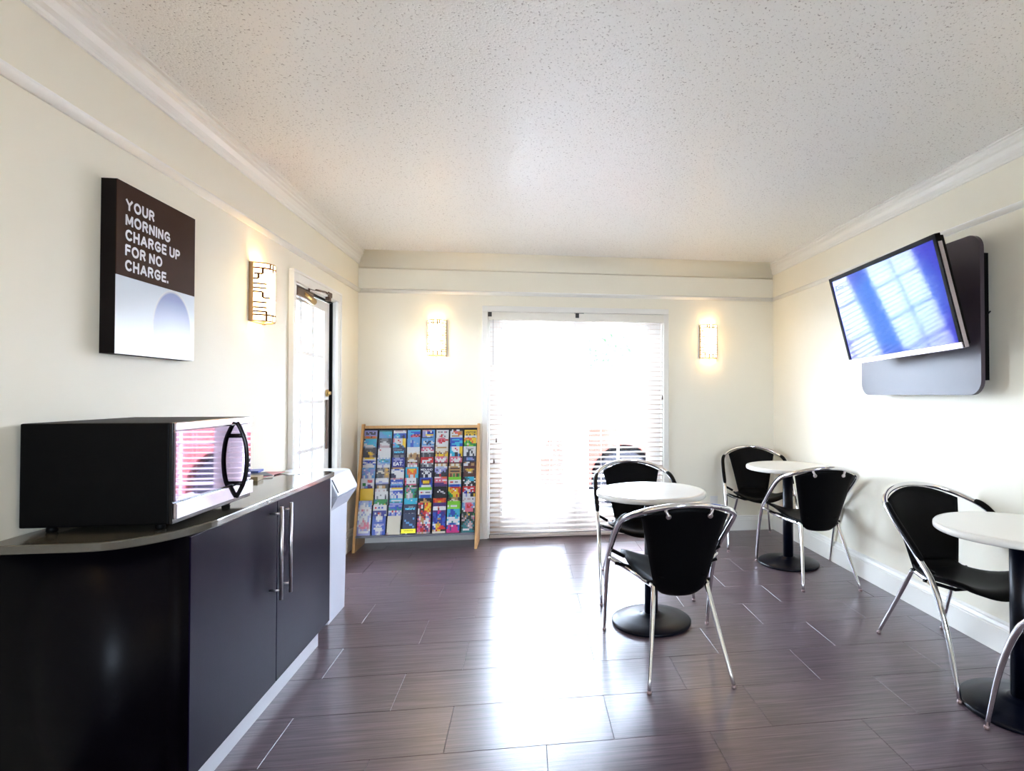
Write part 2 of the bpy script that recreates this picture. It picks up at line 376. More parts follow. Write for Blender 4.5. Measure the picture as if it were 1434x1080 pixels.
slme = sm_.mesh('slat'); slme.materials.append(SLAT)
for i in range(nsl):
    o = bpy.data.objects.new('slat', slme); COL.objects.link(o); o.parent = bl; o.location = (0, 0, .058+i*pitch_)
MB().bbox(-W2, W2, -.024, .024, .010, .032, .004).obj('bottom_rail', SLAT, bl)
for x in (-.69, -.25, .21, .66):
    MB().tube([(x, -.027, .03), (x, -.027, 1.92)], .0009, 5).tube([(x, .027, .03), (x, .027, 1.92)], .0009, 5).obj('ladder_cord', SLAT, bl)
for x, z0, z1 in ((-.745, 1.52, 1.92), (-.715, .88, 1.92), (-.735, .70, 1.92), (.755, .60, 1.92), (.765, 1.25, 1.92)):
    c_ = MB().tube([(x, -.040, z0), (x, -.040, z1)], .0012, 5).obj('pull_cord', RACKB if z0 > 1.4 else SLAT, bl)
    if z0 < 1.4: MB().lathe([(.002, .035), (.0055, .02), (.0075, 0), (.006, -.004)], 10).obj('tassel', BRONZE, c_, (x, -.040, z0-.03))

# ------------------------------------------------------------------ side door in the left wall
d1 = bpy.data.objects.new('door_1', None); COL.objects.link(d1); d1['kind'] = 'structure'
c = MB()
c.bbox(XL, XL+.022, DY0-.062, DY0, 0, DZ-.0005, .003).bbox(XL, XL+.022, DY1, DY1+.062, 0, DZ-.0005, .003).bbox(XL, XL+.022, DY0-.062, DY1+.062, DZ, DZ+.065, .005)
c.bbox(XL+.0005, XL+.032, DY0-.066, DY0-.050, 0, DZ+.0525, .003).bbox(XL+.0005, XL+.032, DY1+.050, DY1+.066, 0, DZ+.0525, .003).bbox(XL+.0005, XL+.032, DY0-.066, DY1+.066, DZ+.053, DZ+.069, .003)
c.box(XL-T, XL+.002, DY0-.004, DY0+.010, 0, DZ).box(XL-T, XL+.002, DY1-.006, DY1+.004, 0, DZ).box(XL-T, XL+.002, DY0, DY1, DZ-.010, DZ+.004)
c.obj('frame', TRIMM, d1)
MB().box(XL-.034, XL-.014, DY1-.022, DY1-.008, 0, DZ-.012).box(XL-.034, XL-.014, DY0+.012, DY1-.01, DZ-.022, DZ-.011).obj('weather_strip', BLACKP, d1)
LX0, LX1 = XL-.075, XL-.034
ly0, ly1, lz1 = DY0+.012, DY1-.023, DZ-.024
gy = [3.80, 3.925, 4.138, 4.355]; gz = [.20, .53, .885, 1.215, 1.540, 1.872]
gy = [3.775, 3.93, 4.143, 4.352]
lf = MB().box(LX0, LX1, ly0, gy[0], .01, lz1).box(LX0, LX1, gy[3], ly1, .01, lz1).box(LX0, LX1, gy[0], gy[3], .01, gz[0]).box(LX0, LX1, gy[0], gy[3], gz[-1], lz1)
L = lf.obj('door_leaf', DOORW, d1)
for y in gy[1:-1]: MB().bbox(LX1-.015, LX1-.003, y-.017, y+.017, gz[0], gz[-1], .004).obj('glazing_bar', DOORW, L)
for z in gz[1:-1]: MB().bbox(LX1-.014, LX1-.004, gy[0], gy[3], z-.013, z+.013, .004).obj('glazing_bar', DOORW, L)
for a, b in zip(gy[:-1], gy[1:]):
    for e, f in zip(gz[:-1], gz[1:]):
        MB().box(LX1-.012, LX1-.008, a+.008, b-.008, e+.008, f-.008).obj('pane', GLASS, L)
# deadbolt, handle plate
kx = LX1
o = MB().tube([(kx, 4.405, 1.275), (kx+.012, 4.405, 1.275)], .026, 20).tube([(kx+.012, 4.405, 1.275), (kx+.030, 4.405, 1.275)], .013, 14).obj('deadbolt', BRASS, L)
MB().bbox(kx, kx+.012, 4.385, 4.428, .865, 1.225, .003).obj('handle_plate', BRONZE, L)
MB().tube(smooth_path([(kx-.05, 4.30, 1.12), (kx-.085, 4.30, 1.10), (kx-.085, 4.30, .96), (kx-.05, 4.30, .94)], 4), .008, 8).obj('outside_pull', CHROME, L)
MB().bbox(LX0-.002, LX0+.016, 4.30, 4.345, 1.76, 1.86, .002).obj('sticker', SLAT, L)
# closer
cl = MB().bbox(kx, kx+.045, 3.74, 4.02, 1.885, 1.945, .008).obj('door_closer', BRONZE, L)
MB().tube([(kx+.025, 3.86, 1.915), (kx+.025, 4.06, 1.895)], .024, 16).obj('closer_cylinder', BRASS, L)
MB().tube([(kx+.03, 3.95, 1.94), (kx+.03, 3.95, 1.972)], .014, 12).tube([(kx+.03, 3.95, 1.968), (kx+.085, 4.12, 1.972)], .007, 6).tube([(kx+.085, 4.12, 1.972), (kx+.05, 4.29, 1.985)], .007, 6).bbox(XL, XL+.028, 4.25, 4.33, 1.965, 2.0, .004).bbox(XL+.0, XL+.03, 4.26, 4.30, 1.935, 1.965, .004).obj('closer_arm', BRONZE, L)

# ------------------------------------------------------------------ wall sconces
def sconce(loc, rz, label):
    t = thing('wall_sconce', label, 'wall lamp', loc, rz, 'fretwork wall sconces')
    w, d, h = .076, .088, .155
    def arc(n=14, k=1.): return [(w*k*math.cos(PI*i/n), -d*k*math.sin(PI*i/n)-.004) for i in range(n+1)]
    MB().bbox(-w-.004, w+.004, -.008, 0, -h, h, .002).obj('backplate', COPPER, t)
    pts = arc(); vs = [(x, y, z) for z in (-h+.006, h-.006) for x, y in pts]; n = len(pts)
    MB().add(vs, [(i, i+1, n+i+1, n+i) for i in range(n-1)], True).obj('diffuser', DIFF, t)
    fr = MB()
    for z in (-h, h-.007):
        o_, i_ = arc(14, 1.03), arc(14, .93)
        vs = [(x, y, zz) for zz in (z, z+.007) for x, y in o_+i_[::-1]]; m_ = 2*n
        fr.add(vs, [tuple(range(m_))[::-1], tuple(range(m_, 2*m_))]+[(i, (i+1) % m_, m_+(i+1) % m_, m_+i) for i in range(m_)])
    for sx in (-1, 1): fr.box(sx*w-.004, sx*w+.004, -.022, -.004, -h, h)
    fr.obj('frame', COPPER, t)
    fw = MB()
    def cur(i): a = PI*i/14; return Vector((w*1.04*math.cos(a), -d*1.04*math.sin(a)-.004, 0))
    def hor(i0, i1, z):
        for i in range(i0, i1):
            a, b = cur(i), cur(i+1)
            fw.add([(a.x, a.y, z-.0045), (b.x, b.y, z-.0045), (b.x, b.y, z+.0045), (a.x, a.y, z+.0045)], [(0, 1, 2, 3)])
    def ver(i, z0, z1):
        a, b = cur(i-.30), cur(i+.30); fw.add([(a.x, a.y, z0), (b.x, b.y, z0), (b.x, b.y, z1), (a.x, a.y, z1)], [(0, 1, 2, 3)])
    for m_ in (lambda i: i, lambda i: 14-i):
        def H(a, b, z): hor(min(m_(a), m_(b)), max(m_(a), m_(b)), z)
        H(0, 14, .125); H(0, 14, -.120) if m_(1) == 1 else None
        ver(m_(5), .125, .15); ver(m_(8), .105, .15)
        H(1, 3, .095); ver(m_(3), .095, .125); ver(m_(2), .068, .095); H(0, 2, .068)
        H(0, 4, .042); H(0, 4, .020); H(0, 3, 0); ver(m_(3), -.03, 0); H(3, 5, -.03); H(0, 4, -.055); H(0, 4, -.082)
        ver(m_(4), -.15, -.10); H(0, 4, -.103); ver(m_(6), -.15, -.115)
    tag(fw.obj('fretwork', mat('dark_copper_fretwork', (.16, .055, .015), .5, spec=.2), t), kind='stuff')
    MB().lathe([(.004, -.012), (.009, -.008), (.006, 0)], 10).obj('finial', COPPER, t, (0, -.045, -h))
    return t
sconce((XL, 3.218, 1.802), PI/2, 'glowing fretwork wall sconce on left wall between the sign and the glass door')
sconce((-.772, YB, 1.755), 0, 'glowing wall sconce on back wall above the brochure rack')
sconce((1.672, YB, 1.752), 0, 'glowing wall sconce on back wall right of the double doors')
sconce((XL, 1.30, 1.802), PI/2, 'wall sconce on left wall nearest the camera, before the brown sign')
sconce((XR, 1.10, 1.802), -PI/2, 'added fill-light sconce on right wall out of frame beyond the nearest table')  # unseen sconces from here down are added to brighten the near room
sconce((XL, -.90, 1.802), PI/2, 'added fill-light sconce on left wall behind the camera')
sconce((XR, -.90, 1.802), -PI/2, 'added fill-light sconce on right wall behind the camera')

# ------------------------------------------------------------------ chairs
def make_chair(label):
    t = thing('cafe_chair', label, 'chair', (0, 0, 0), 0, 'black and chrome cafe chairs')
    half = [(.285, .332, .012), (.2855, .266, .26), (.284, .19, .431), (.281, .108, .510), (.277, -.022, .615), (.266, -.126, .688), (.238, -.200, .724), (.180, -.263, .756), (.095, -.306, .779), (0, -.32, .787)]
    full = half+[(-x, y, z) for x, y, z in half[-2::-1]]
    P = smooth_path(full, 5); n = len(P)
    rad = [.0085+.0045*min(1, p.z/.45) for p in P]
    MB().tube(P, rad, 12).obj('arch_frame', CHROME, t)
    for sx in (-1, 1):
        pd = [p for p in smooth_path([(sx*x, y, z) for x, y, z in half[1:7]], 6) if .50 < p.z < .715]
        r = [.0145]*len(pd); r[0] = r[-1] = .010; r[1] = r[-2] = .0138
        MB().tube([p+Vector((-sx*.001, .0055, .0055)) for p in pd], r, 12).obj('arm_pad', BLACKP, t)
        leg = smooth_path([(sx*.186, -.335, .012), (sx*.153, -.240, .205), (sx*.128, -.162, .366), (sx*.131, -.140, .390), (sx*.148, -.06, .388), (sx*.175, .06, .388), (sx*.225, .125, .408), (sx*.283, .165, .438)], 5)
        MB().tube(leg, [.0085+.003*min(1, p.z/.3) for p in leg], 10).obj('leg', CHROME, t)
        for p in ((sx*.285, .332), (sx*.186, -.335)):
            MB().lathe([(.009, 0), (.0108, .003), (.0108, .009), (.0088, .014)], 12).obj('foot_cap', FOOT, t, (p[0], p[1], 0))
    # underframe cross bars
    MB().tube([(-.15, -.12, .400), (.15, -.12, .400)], .008, 8).tube([(-.262, .10, .426), (-.12, .12, .382), (.12, .12, .382), (.262, .10, .426)], .008, 8).obj('cross_bar', BLACKP, t)
    # backrest shell
    NU, NV = 14, 18; vs = []
    def bp(u, v, off=0):
        hw = .112+.088*v**.9
        if v < .1: hw *= math.sqrt(max(0, 1-((.1-v)/.1)**2*.42))
        x = u*hw
        y = -.165-.145*v**1.1+.075*(u*u)*(.35+.65*v)
        z = .345+.432*v-.052*u*u*v**3+.006*(1-v)**12*u**4
        return Vector((x, y+off, z))
    me = []
    for off in (.0, .014):
        for j in range(NV+1):
            for i in range(NU+1):
                u = -1+2*i/NU; v = j/NV; p = bp(u, v, 0)
                e = 1 if (0 < i < NU and 0 < j < NV) else .2
                me.append(p+Vector((0, (off-.007)*e, 0)))
    fs = []; K = (NU+1)*(NV+1)
    for j in range(NV):
        for i in range(NU):
            a = j*(NU+1)+i; fs.append((a, a+1, a+NU+2, a+NU+1)); fs.append((K+a, K+a+NU+1, K+a+NU+2, K+a+1))
    rim = [i for i in range(NU+1)]+[j*(NU+1)+NU for j in range(1, NV+1)]+[NV*(NU+1)+i for i in range(NU-1, -1, -1)]+[j*(NU+1) for j in range(NV-1, 0, -1)]
    for a, b in zip(rim, rim[1:]+rim[:1]): fs.append((a, K+a, K+b, b))
    MB().add(me, fs, True).obj('backrest', BLACKP, t)
    # seat shell
    def spt(u, v):
        ws = [(0, .105), (.12, .135), (.3, .165), (.55, .205), (.78, .222), (.92, .205), (1., .165)]
        for (a, wa), (b, wb) in zip(ws, ws[1:]):
            if v <= b: hw = wa+(wb-wa)*(v-a)/(b-a); break
        y = -.185+.475*v-.012*u*u*(v > .9)
        zc = .415-.022*math.sin(PI*min(1, v*1.1))-.018*max(0, (v-.85)/.15)**2
        z = zc+(.008+.054*min(1, (v/.6)**2)*(1-.35*max(0, (v-.8)/.2)))*u*u+.03*max(0, .12-v)/.12*(1)
        return Vector((u*hw, y, z))
    me = []
    for off in (0, -.024):
        for j in range(NV+1):
            for i in range(NU+1):
                u = -1+2*i/NU; v = j/NV; e = 1 if (0 < i < NU and 0 < j < NV) else .25
                me.append(spt(u, v)+Vector((0, 0, -.012+(off+.012)*e)))
    MB().add(me, fs, True).obj('seat', BLACKP, t)
    for sx in (-1, 1):
        MB().tube([(sx*.108, -.300, .772), (sx*.098, -.306, .748), (sx*.094, -.307, .738)], [.007, .007, .007], 8).lathe([(.004, 0), (.012, .002), (.012, .007), (.008, .010)], 14, M=Matrix.Translation((sx*.093, -.302, .737)) @ Matrix.Rotation(PI/2+.3, 4, 'X')).obj('bracket', STEEL, t)
        MB().tube([(sx*.279, .105, .49), (sx*.215, .105, .455)], .009, 8).obj('seat_bracket', BLACKP, t)
    return t
c0 = make_chair('black chrome-armed chair in front, its back to the camera, at the middle table')
c0.location = (.702, 2.69, 0)
dup(c0, (.733, 3.706, 0), PI, 'black chrome-armed chair facing the camera behind the middle table, before the blind')
dup(c0, (1.957, 4.643, 0), math.radians(168), 'black chrome-armed chair in the far right corner behind the far table')
dup(c0, (1.978, 3.746, 0), math.radians(-5.8), 'black chrome-armed chair with its back to the camera at the far table')
dup(c0, (2.039, 2.452, 0), math.radians(181), 'black chrome-armed chair under the television facing the near right table')
dup(c0, (2.012, 1.61, 0), 0, 'chair nearest the camera, only its chrome front leg showing at right edge')

# ------------------------------------------------------------------ tables
def make_table(label):
    t = thing('pedestal_table', label, 'table', (0, 0, 0), 0, 'round white pedestal tables')
    r = .305
    MB().lathe([(.26, .701), (r-.006, .702), (r-.001, .706), (r, .714), (r-.001, .724), (r-.006, .7295), (r-.02, .731)], 64).obj('tabletop', TABTOP, t)
    MB().lathe([(.11, .690), (.11, .7005)], 24).obj('mounting_plate', BASEM, t)
    MB().lathe([(.037, .03), (.037, .692)], 28).obj('pole', BASEM, t)
    MB().lathe([(.216, 0), (.220, .006), (.220, .014), (.212, .020), (.15, .030), (.08, .040), (.052, .047), (.048, .052), (.037, .053)], 56).obj('base', BASEM, t)
    return t
t0 = make_table('round white pedestal table in the middle between two chairs, before the blind')
t0.location = (.692, 3.105, 0)
dup(t0, (1.947, 4.03, 0), 0, 'round white pedestal table near the far right corner')
dup(t0, (1.975, 2.045, 0), 0, 'round white pedestal table nearest the camera, cut by the right edge')

# ------------------------------------------------------------------ counter
def outline(ins, n=10):
    # clockwise from wall near end
    x1, y0, y1, r = -.980-ins, 1.698+ins, 3.118-ins, .24
    ax, ay = .20-ins*.5, .30-ins*.5
    pts = [(XL+.001, y0)]
    for i in range(n+1):
        a = -PI/2+PI/2*i/n; pts.append((x1-ax+ax*math.cos(a), y0+ay+ay*math.sin(a)))
    rr = .05
    for i in range(6):
        a = PI/2*i/5; pts.append((x1-rr+rr*math.cos(a), y1-rr+rr*math.sin(a)))
    pts.append((XL+.001, y1)); return pts
wt = MB().prism(outline(0, 16), 2, .840, .865).obj('worktop', WORK); tag(wt, 'glossy taupe stone worktop with rounded corners on the dark cabinet', 'worktop')
bv = wt.modifiers.new('edge', 'BEVEL'); bv.width = .004; bv.segments = 2; bv.limit_method = 'ANGLE'; bv.angle_limit = .6
cab = thing('base_cabinet', 'dark plum two-door cabinet with curved end under the stone worktop', 'cabinet', (0, 0, 0))
b_ = outline(.022, 16)
cf = -1.022
body = [(XL+.001, 1.72)]+[p for p in b_[1:18]]+[(cf+.0, 1.90)]
# curved end panel: shell up to the first door
ends = [p for p in b_ if p[1] < 1.85]; ends = [(XL+.001, 1.720)]+ends[1:]+[(-1.002, 1.853), (XL+.001, 1.853)]
MB().prism(ends, 2, .0, .8395, True).obj('end_panel', mat('shaded_end_laminate', (.0012, .0008, .0022), .36, spec=.10), cab)  # cabinet laminate darkened in colour for the weaker light on this end
MB().box(XL+.001, cf, 1.855, 3.098, .125, .8395).obj('carcass', LAM, cab)
MB().box(XL+.03, -1.038, 1.855, 3.03, 0, .1245).obj('kickboard', KICKM, cab)
MB().bbox(cf, -1.0, 3.082, 3.100, .105, .8385, .001).obj('end_strip', KICKM, cab)
for y0, y1, hy in ((1.858, 2.453, 2.388), (2.457, 3.080, 2.478)):
    dr = MB().bbox(cf+.001, -1.0, y0, y1, .105, .836, .0015).obj('door', LAM, cab)
    MB().tube([(-.957, hy, .456), (-.957, hy, .822)], .0065, 14).tube([(-1.0, hy, .493), (-.957, hy, .493)], .0045, 10).tube([(-1.0, hy, .795), (-.957, hy, .795)], .0045, 10).obj('handle', STEEL, dr)

# bin
bn = thing('waste_bin', 'pale grey waste bin with a flared slotted lid beside the cabinet', 'bin', (-1.235, 3.42, 0))
hx, hy = .168, .150
def loft(mb, secs, sm=False):
    vs = []
    for (x0, x1, y0, y1, z) in secs: vs += [(x0, y0, z), (x1, y0, z), (x1, y1, z), (x0, y1, z)]
    fs = [(0, 3, 2, 1), tuple(range(len(vs)-4, len(vs)))]
    for k in range(len(secs)-1):
        for i in range(4): fs.append((k*4+i, k*4+(i+1) % 4, k*4+4+(i+1) % 4, k*4+4+i))
    return mb.add(vs, fs, sm)
bo = loft(MB(), [(-.15, .160, -.130, .148, 0), (-.155, .168, -.136, .160, .62)]).obj('body', BINM, bn)
loft(MB(), [(-.155, .169, -.137, .161, .621), (-.175, .215, -.165, .190, .700)]).obj('collar', BINM, bn)
hd = MB().prism([(-.175, .701), (.215, .701), (.218, .712), (.172, .812), (.145, .818), (-.175, .818)], 1, -.168, .198)
H_ = hd.obj('lid', BINM, bn)
m_ = H_.modifiers.new('b', 'BEVEL'); m_.width = .006; m_.segments = 2
Ms = Matrix.Translation((.197, -.145, .760)) @ Matrix.Rotation(math.atan2(.05, .106), 4, 'Y').inverted()
MB().bbox(-.001, .003, -.006, .006, -.040, .040, .001, M=Ms).obj('slot', SLOTM, bn)

# ------------------------------------------------------------------ microwave
mw = thing('microwave_oven', 'black microwave with mirrored door and bow handle on the worktop', 'microwave', (0, 0, .865))
mx1 = -1.030; my0, my1, mz0, mz1 = 1.800, 2.270, .022, .318
MB().bbox(XL+.012, mx1, my0, my1, mz0, mz1, .004).obj('housing', BLACKP, mw)
for x in (XL+.06, mx1-.05):
    for y in (my0+.05, my1-.05): MB().lathe([(.012, 0), (.014, .004), (.012, .023)], 12).obj('foot', BLACKP, mw, (x, y, 0))
MB().bbox(mx1, mx1+.010, my0, my1, mz0, mz1, .002).obj('front_frame', BLACKG, mw)
dx = mx1+.010
MB().bbox(dx, dx+.006, my0+.004, my1-.012, mz0+.066, mz1-.026, .001).obj('door_glass', MIRR, mw)
MB().bbox(dx, dx+.007, my0+.004, my1-.001, mz1-.022, mz1-.001, .001).obj('top_strip', MWST, mw)
MB().bbox(dx, dx+.010, my0+.004, my1-.001, mz0+.014, mz0+.060, .002).obj('bottom_strip', MWST, mw)
hyy = 2.145
Pz = smooth_path([(dx+.010, hyy, .302), (dx+.022, hyy, .280), (dx+.038, hyy, .235), (dx+.044, hyy, .170), (dx+.038, hyy, .105), (dx+.022, hyy, .062), (dx+.010, hyy, .040)], 5)
MB().tube(Pz, [.0075]*len(Pz), 8).tube([(dx+.004, hyy, .255), (dx+.032, hyy, .255)], .0075, 8).tube([(dx+.004, hyy, .088), (dx+.032, hyy, .088)], .0075, 8).obj('handle', BLACKG, mw)

# leaflets by the microwave
def leaflet(x, y, z, rz, w, l, h, colr, label, name='folded_leaflet'):
    o = MB().bbox(-w/2, w/2, -l/2, l/2, 0, h, .001).obj(name, mat('leaflet_'+colr[0], colr[1], .4, var=.2, vscale=30)); o.location = (x, y, z); o.rotation_euler = (0, 0, rz)
    tag(o, label, 'leaflet', 'papers on the worktop'); return o
zt = .8652
o = leaflet(-1.285, 2.83, zt, .1, .11, .075, .020, ('tan', (.42, .34, .20)), 'tan wrapped bundle of leaflets on the worktop just beyond the microwave')
leaflet(-1.285, 2.98, zt, .35, .10, .21, .003, ('white', (.75, .75, .74)), 'white leaflet lying lowest in the middle of the worktop papers')
leaflet(-1.28, 2.985, zt+.0032, -.1, .10, .21, .003, ('red', (.55, .16, .18)), 'red and white leaflet lying on the white leaflet')
leaflet(-1.30, 2.975, zt+.0064, .6, .09, .15, .003, ('slate', (.10, .12, .18)), 'dark slate leaflet topmost of the worktop papers')
leaflet(-1.355, 3.055, zt+.0096, .15, .06, .09, .010, ('blue', (.10, .16, .55)), 'blue leaflet stack at the far end of the worktop')
leaflet(-1.17, 3.045, zt, .8, .08, .10, .002, ('grey', (.6, .6, .62)), 'small pale card lying by the blue leaflets')

# ------------------------------------------------------------------ wall sign
sg = thing('wall_sign', 'thick brown and pale blue canvas sign with white lettering on left wall', 'sign', (XL, 2.338, 1.405))
BROWN = mat('brown_canvas', (.040, .013, .005), .6, bump=.05, bscale=300, spec=.15)
SIDE = mat('dark_canvas_edge', (.004, .002, .002), .6, spec=.15)
MB().box(.001, .048, -.228, .228, 0, .595).obj('canvas', SIDE, sg)
MB().box(.0482, .050, -.228, .228, .270, .595).obj('brown_panel', BROWN, sg)
def cup_mat():
    m = bpy.data.materials.new('pale_blue_cup_print'); m.use_nodes = True; n = m.node_tree; b = n.nodes['Principled BSDF']
    tc = n.nodes.new('ShaderNodeTexCoord'); sx = n.nodes.new('ShaderNodeSeparateXYZ'); n.links.new(tc.outputs['Object'], sx.inputs[0])
    def M_(op, a, b_, c=None):
        q = n.nodes.new('ShaderNodeMath'); q.operation = op
        for i, v in enumerate((a, b_)):
            if hasattr(v, 'links'): n.links.new(v, q.inputs[i])
            else: q.inputs[i].default_value = v
        return q.outputs[0]
    dy = M_('DIVIDE', M_('SUBTRACT', sx.outputs[1], .085), .125); dz = M_('DIVIDE', M_('SUBTRACT', sx.outputs[2], .115), .155)
    r = M_('SQRT', M_('ADD', M_('MULTIPLY', dy, dy), M_('MULTIPLY', dz, dz)), 0)
    ra = n.nodes.new('ShaderNodeValToRGB'); n.links.new(r, ra.inputs[0]); e = ra.color_ramp.elements
    e[0].position = .0; e[0].color = (.26, .34, .60, 1); e[1].position = .90; e[1].color = (.20, .26, .55, 1)
    for p_, c_ in ((.97, (.72, .72, .74, 1)), (1.0, (.64, .70, .78, 1))): q = e.new(p_); q.color = c_
    rb = n.nodes.new('ShaderNodeValToRGB'); n.links.new(M_('DIVIDE', sx.outputs[2], .27), rb.inputs[0]); rb.color_ramp.elements[0].color = (1, 1, 1, 1); rb.color_ramp.elements[1].color = (.66, .72, .80, 1); rb.color_ramp.elements[0].position = .2
    mx = n.nodes.new('ShaderNodeMix'); mx.data_type = 'RGBA'; mx.blend_type = 'LIGHTEN'
    f = M_('SUBTRACT', 1.15, M_('DIVIDE', sx.outputs[2], .20))
    n.links.new(f, mx.inputs[0]); n.links.new(ra.outputs[0], mx.inputs[6]); n.links.new(rb.outputs[0], mx.inputs[7])
    n.links.new(mx.outputs[2], b.inputs['Base Color']); b.inputs['Roughness'].default_value = .35
    return m
MB().box(.0482, .050, -.228, .228, 0, .2695).obj('cup_picture', cup_mat(), sg)
LET = mat('white_lettering', (.80, .80, .84), .5)
Mt = Matrix(((0, 0, 1, .0503), (1, 0, 0, 0), (0, 1, 0, 0), (0, 0, 0, 1)))
for i, s_ in enumerate(('YOUR', 'MORNING', 'CHARGE UP', 'FOR NO', 'CHARGE.')):
    stroke_text(s_, .0395, LET, sg, Matrix.Translation((0, -.186, .503-i*.0530)) @ Mt, th=.22, wide=1.20, gap=.125, space=.34)

# ------------------------------------------------------------------ television
pn = thing('mounting_panel', 'dark grey rounded panel fixed behind the television on right wall', 'panel', (2.2, 2.98, 1.66))
hw, hh, rr = .495, .40, .075
def rrect(hw, hh, r, n=8):
    return [(cx+r*math.cos(a0+PI/2*i/n), cz+r*math.sin(a0+PI/2*i/n)) for cx, cz, a0 in ((hw-r, hh-r, 0), (-hw+r, hh-r, PI/2), (-hw+r, -hh+r, PI), (hw-r, -hh+r, 3*PI/2)) for i in range(n+1)]
PANM = mat('graphite_panel', (.050, .036, .050), .36, var=.05)
MB().prism(rrect(hw, hh, rr), 0, 0, .022).obj('face_panel', PANM, pn)
MB().box(.023, XR-2.2-.001, -.424, .424, -.325, .318).obj('back_box', BLACKP, pn)
MB().tube([(.07, -.40, -.02), (.085, -.435, 0), (.095, -.45, .02)], .004, 6).obj('cable_tie', BLACKP, pn)
tvp = [Vector(p) for p in ((1.896, 3.326, 1.994), (1.924, 2.397, 2.024), (2.045, 2.432, 1.483), (2.017, 3.361, 1.452))]
cen = sum(tvp, Vector())/4
wv = ((tvp[1]-tvp[0])+(tvp[2]-tvp[3])).normalized(); hv = ((tvp[0]-tvp[3])+(tvp[1]-tvp[2])).normalized()
nv = wv.cross(hv).normalized(); hv2 = nv.cross(wv).normalized()
# keep half of the shear as roll
hw_, hh_ = .465, .278
tv = thing('television', 'black flat television with blue screen tilted down from right wall', 'television', cen)
_q = Matrix.Rotation(math.radians(-1.2), 3, 'Z') @ Matrix.Rotation(math.radians(-1.0), 3, 'Y'); wv, hv2, nv = _q @ wv, _q @ hv2, _q @ nv
tv.matrix_world = Matrix(((wv.x, hv2.x, nv.x, cen.x), (wv.y, hv2.y, nv.y, cen.y), (wv.z, hv2.z, nv.z, cen.z), (0, 0, 0, 1)))
bz = MB()
bz.bbox(-hw_, hw_, hh_-.024, hh_, -.03, .001, .002).bbox(-hw_, -hw_+.022, -hh_, hh_, -.03, .001, .002).bbox(hw_-.022, hw_, -hh_, hh_, -.03, .001, .002)
bz.obj('bezel', BLACKP, tv)
MB().bbox(-hw_, hw_, -hh_-.002, -hh_+.030, -.032, .0025, .003).obj('chrome_bottom_bezel', MWST, tv)
MB().bbox(hw_-.001, hw_+.004, -hh_, hh_-.04, -.026, -.004, .001).obj('side_trim', MWST, tv)
MB().bbox(-hw_+.01, hw_-.01, -hh_+.01, hh_-.01, -.055, -.005, .006).bbox(-.22, .22, -.2, .12, -.085, -.05, .01).obj('housing', BLACKP, tv)
def scr_mat():
    m = bpy.data.materials.new('blue_lit_screen'); m.use_nodes = True; n = m.node_tree; b = n.nodes['Principled BSDF']
    tc = n.nodes.new('ShaderNodeTexCoord'); mp = n.nodes.new('ShaderNodeMapping'); n.links.new(tc.outputs['Object'], mp.inputs[0]); mp.inputs['Scale'].default_value = (2.1, 3.0, 1)
    gr = n.nodes.new('ShaderNodeTexGradient'); gr.gradient_type = 'SPHERICAL'; n.links.new(mp.outputs[0], gr.inputs[0])
    r = n.nodes.new('ShaderNodeValToRGB'); n.links.new(gr.outputs['Fac'], r.inputs[0]); r.color_ramp.elements[0].color = (.0, .005, .50, 1); r.color_ramp.elements[1].color = (.005, .15, .70, 1); r.color_ramp.elements[1].position = .45
    b.inputs['Base Color'].default_value = (.01, .01, .012, 1); b.inputs['Roughness'].default_value = .06; b.inputs['Specular IOR Level'].default_value = .50
    n.links.new(r.outputs[0], b.inputs['Emission Color']); b.inputs['Emission Strength'].default_value = .13
    return m
sc_ = MB().box(-hw_+.021, hw_-.021, -hh_+.029, hh_-.023, -.008, -.003).obj('screen', scr_mat(), tv)
LOGO = mat('pale_screen_lettering', (.3, .35, .6), .5, emis=(.3, .4, .8), es=.12)
text('Kaze', .038, LOGO, tv, Matrix.Translation((-hw_+.045, hh_-.085, -.002)), sx=1.1)
arm = MB().bbox(-.09, .09, -.07, .09, -.10, -.085, .004).obj('mount_plate', BLACKP, tv)
Mi = tv.matrix_world.inverted()
a_ = Vector((0, 0, -.09)); b_2 = Mi @ Vector((2.198, 2.98, 1.74))
MB().tube([a_, b_2], .028, 12).obj('mount_arm', BLACKP, tv)

# outlet on the back wall
ol = thing('wall_outlet', 'small white outlet plate low on back wall beside the far corner chair', 'outlet', (1.724, YB, .265))
MB().bbox(-.036, .036, -.006, 0, -.058, .058, .002).obj('cover_plate', PLATE, ol)
for z in (-.022, .022): MB().bbox(-.016, .016, -.008, -.005, z-.014, z+.014, .001).obj('socket', PLATE, ol)

# ------------------------------------------------------------------ brochure rack
RX0, RX1 = -1.356, -.419
rk = thing('brochure_rack', 'pine-sided sloping brochure rack with eight rows of pockets', 'rack', (0, 0, 0))
def Yp(z): return 4.745+.262*z
for x0, x1 in ((RX0-.020, RX0), (RX1, RX1+.020)):
    MB().prism([(4.742, 0), (4.775, 0), (5.035, 0), (5.045, .05), (5.045, 1.0), (5.035, 1.012), (Yp(1.0)-.006, 1.012), (Yp(1.0)-.010, 1.0)], 0, x0, x1).obj('side_panel', WOOD, rk)
MB().bbox(RX0+.0005, RX1-.0005, Yp(.99)+.002, 5.040, .975, .998, .002).obj('top_rail', WOOD, rk)
MB().prism([(Yp(.13)+.045, .13), (Yp(.98)+.045-.03, .975), (Yp(.98)+.052-.03, .975), (Yp(.13)+.055, .13)], 0, RX0+.001, RX1-.001).obj('back_panel', RACKB, rk)
CW = (RX1-RX0)/8
tops = [.961, .892, .818, .737, .656, .571, .491, .405]
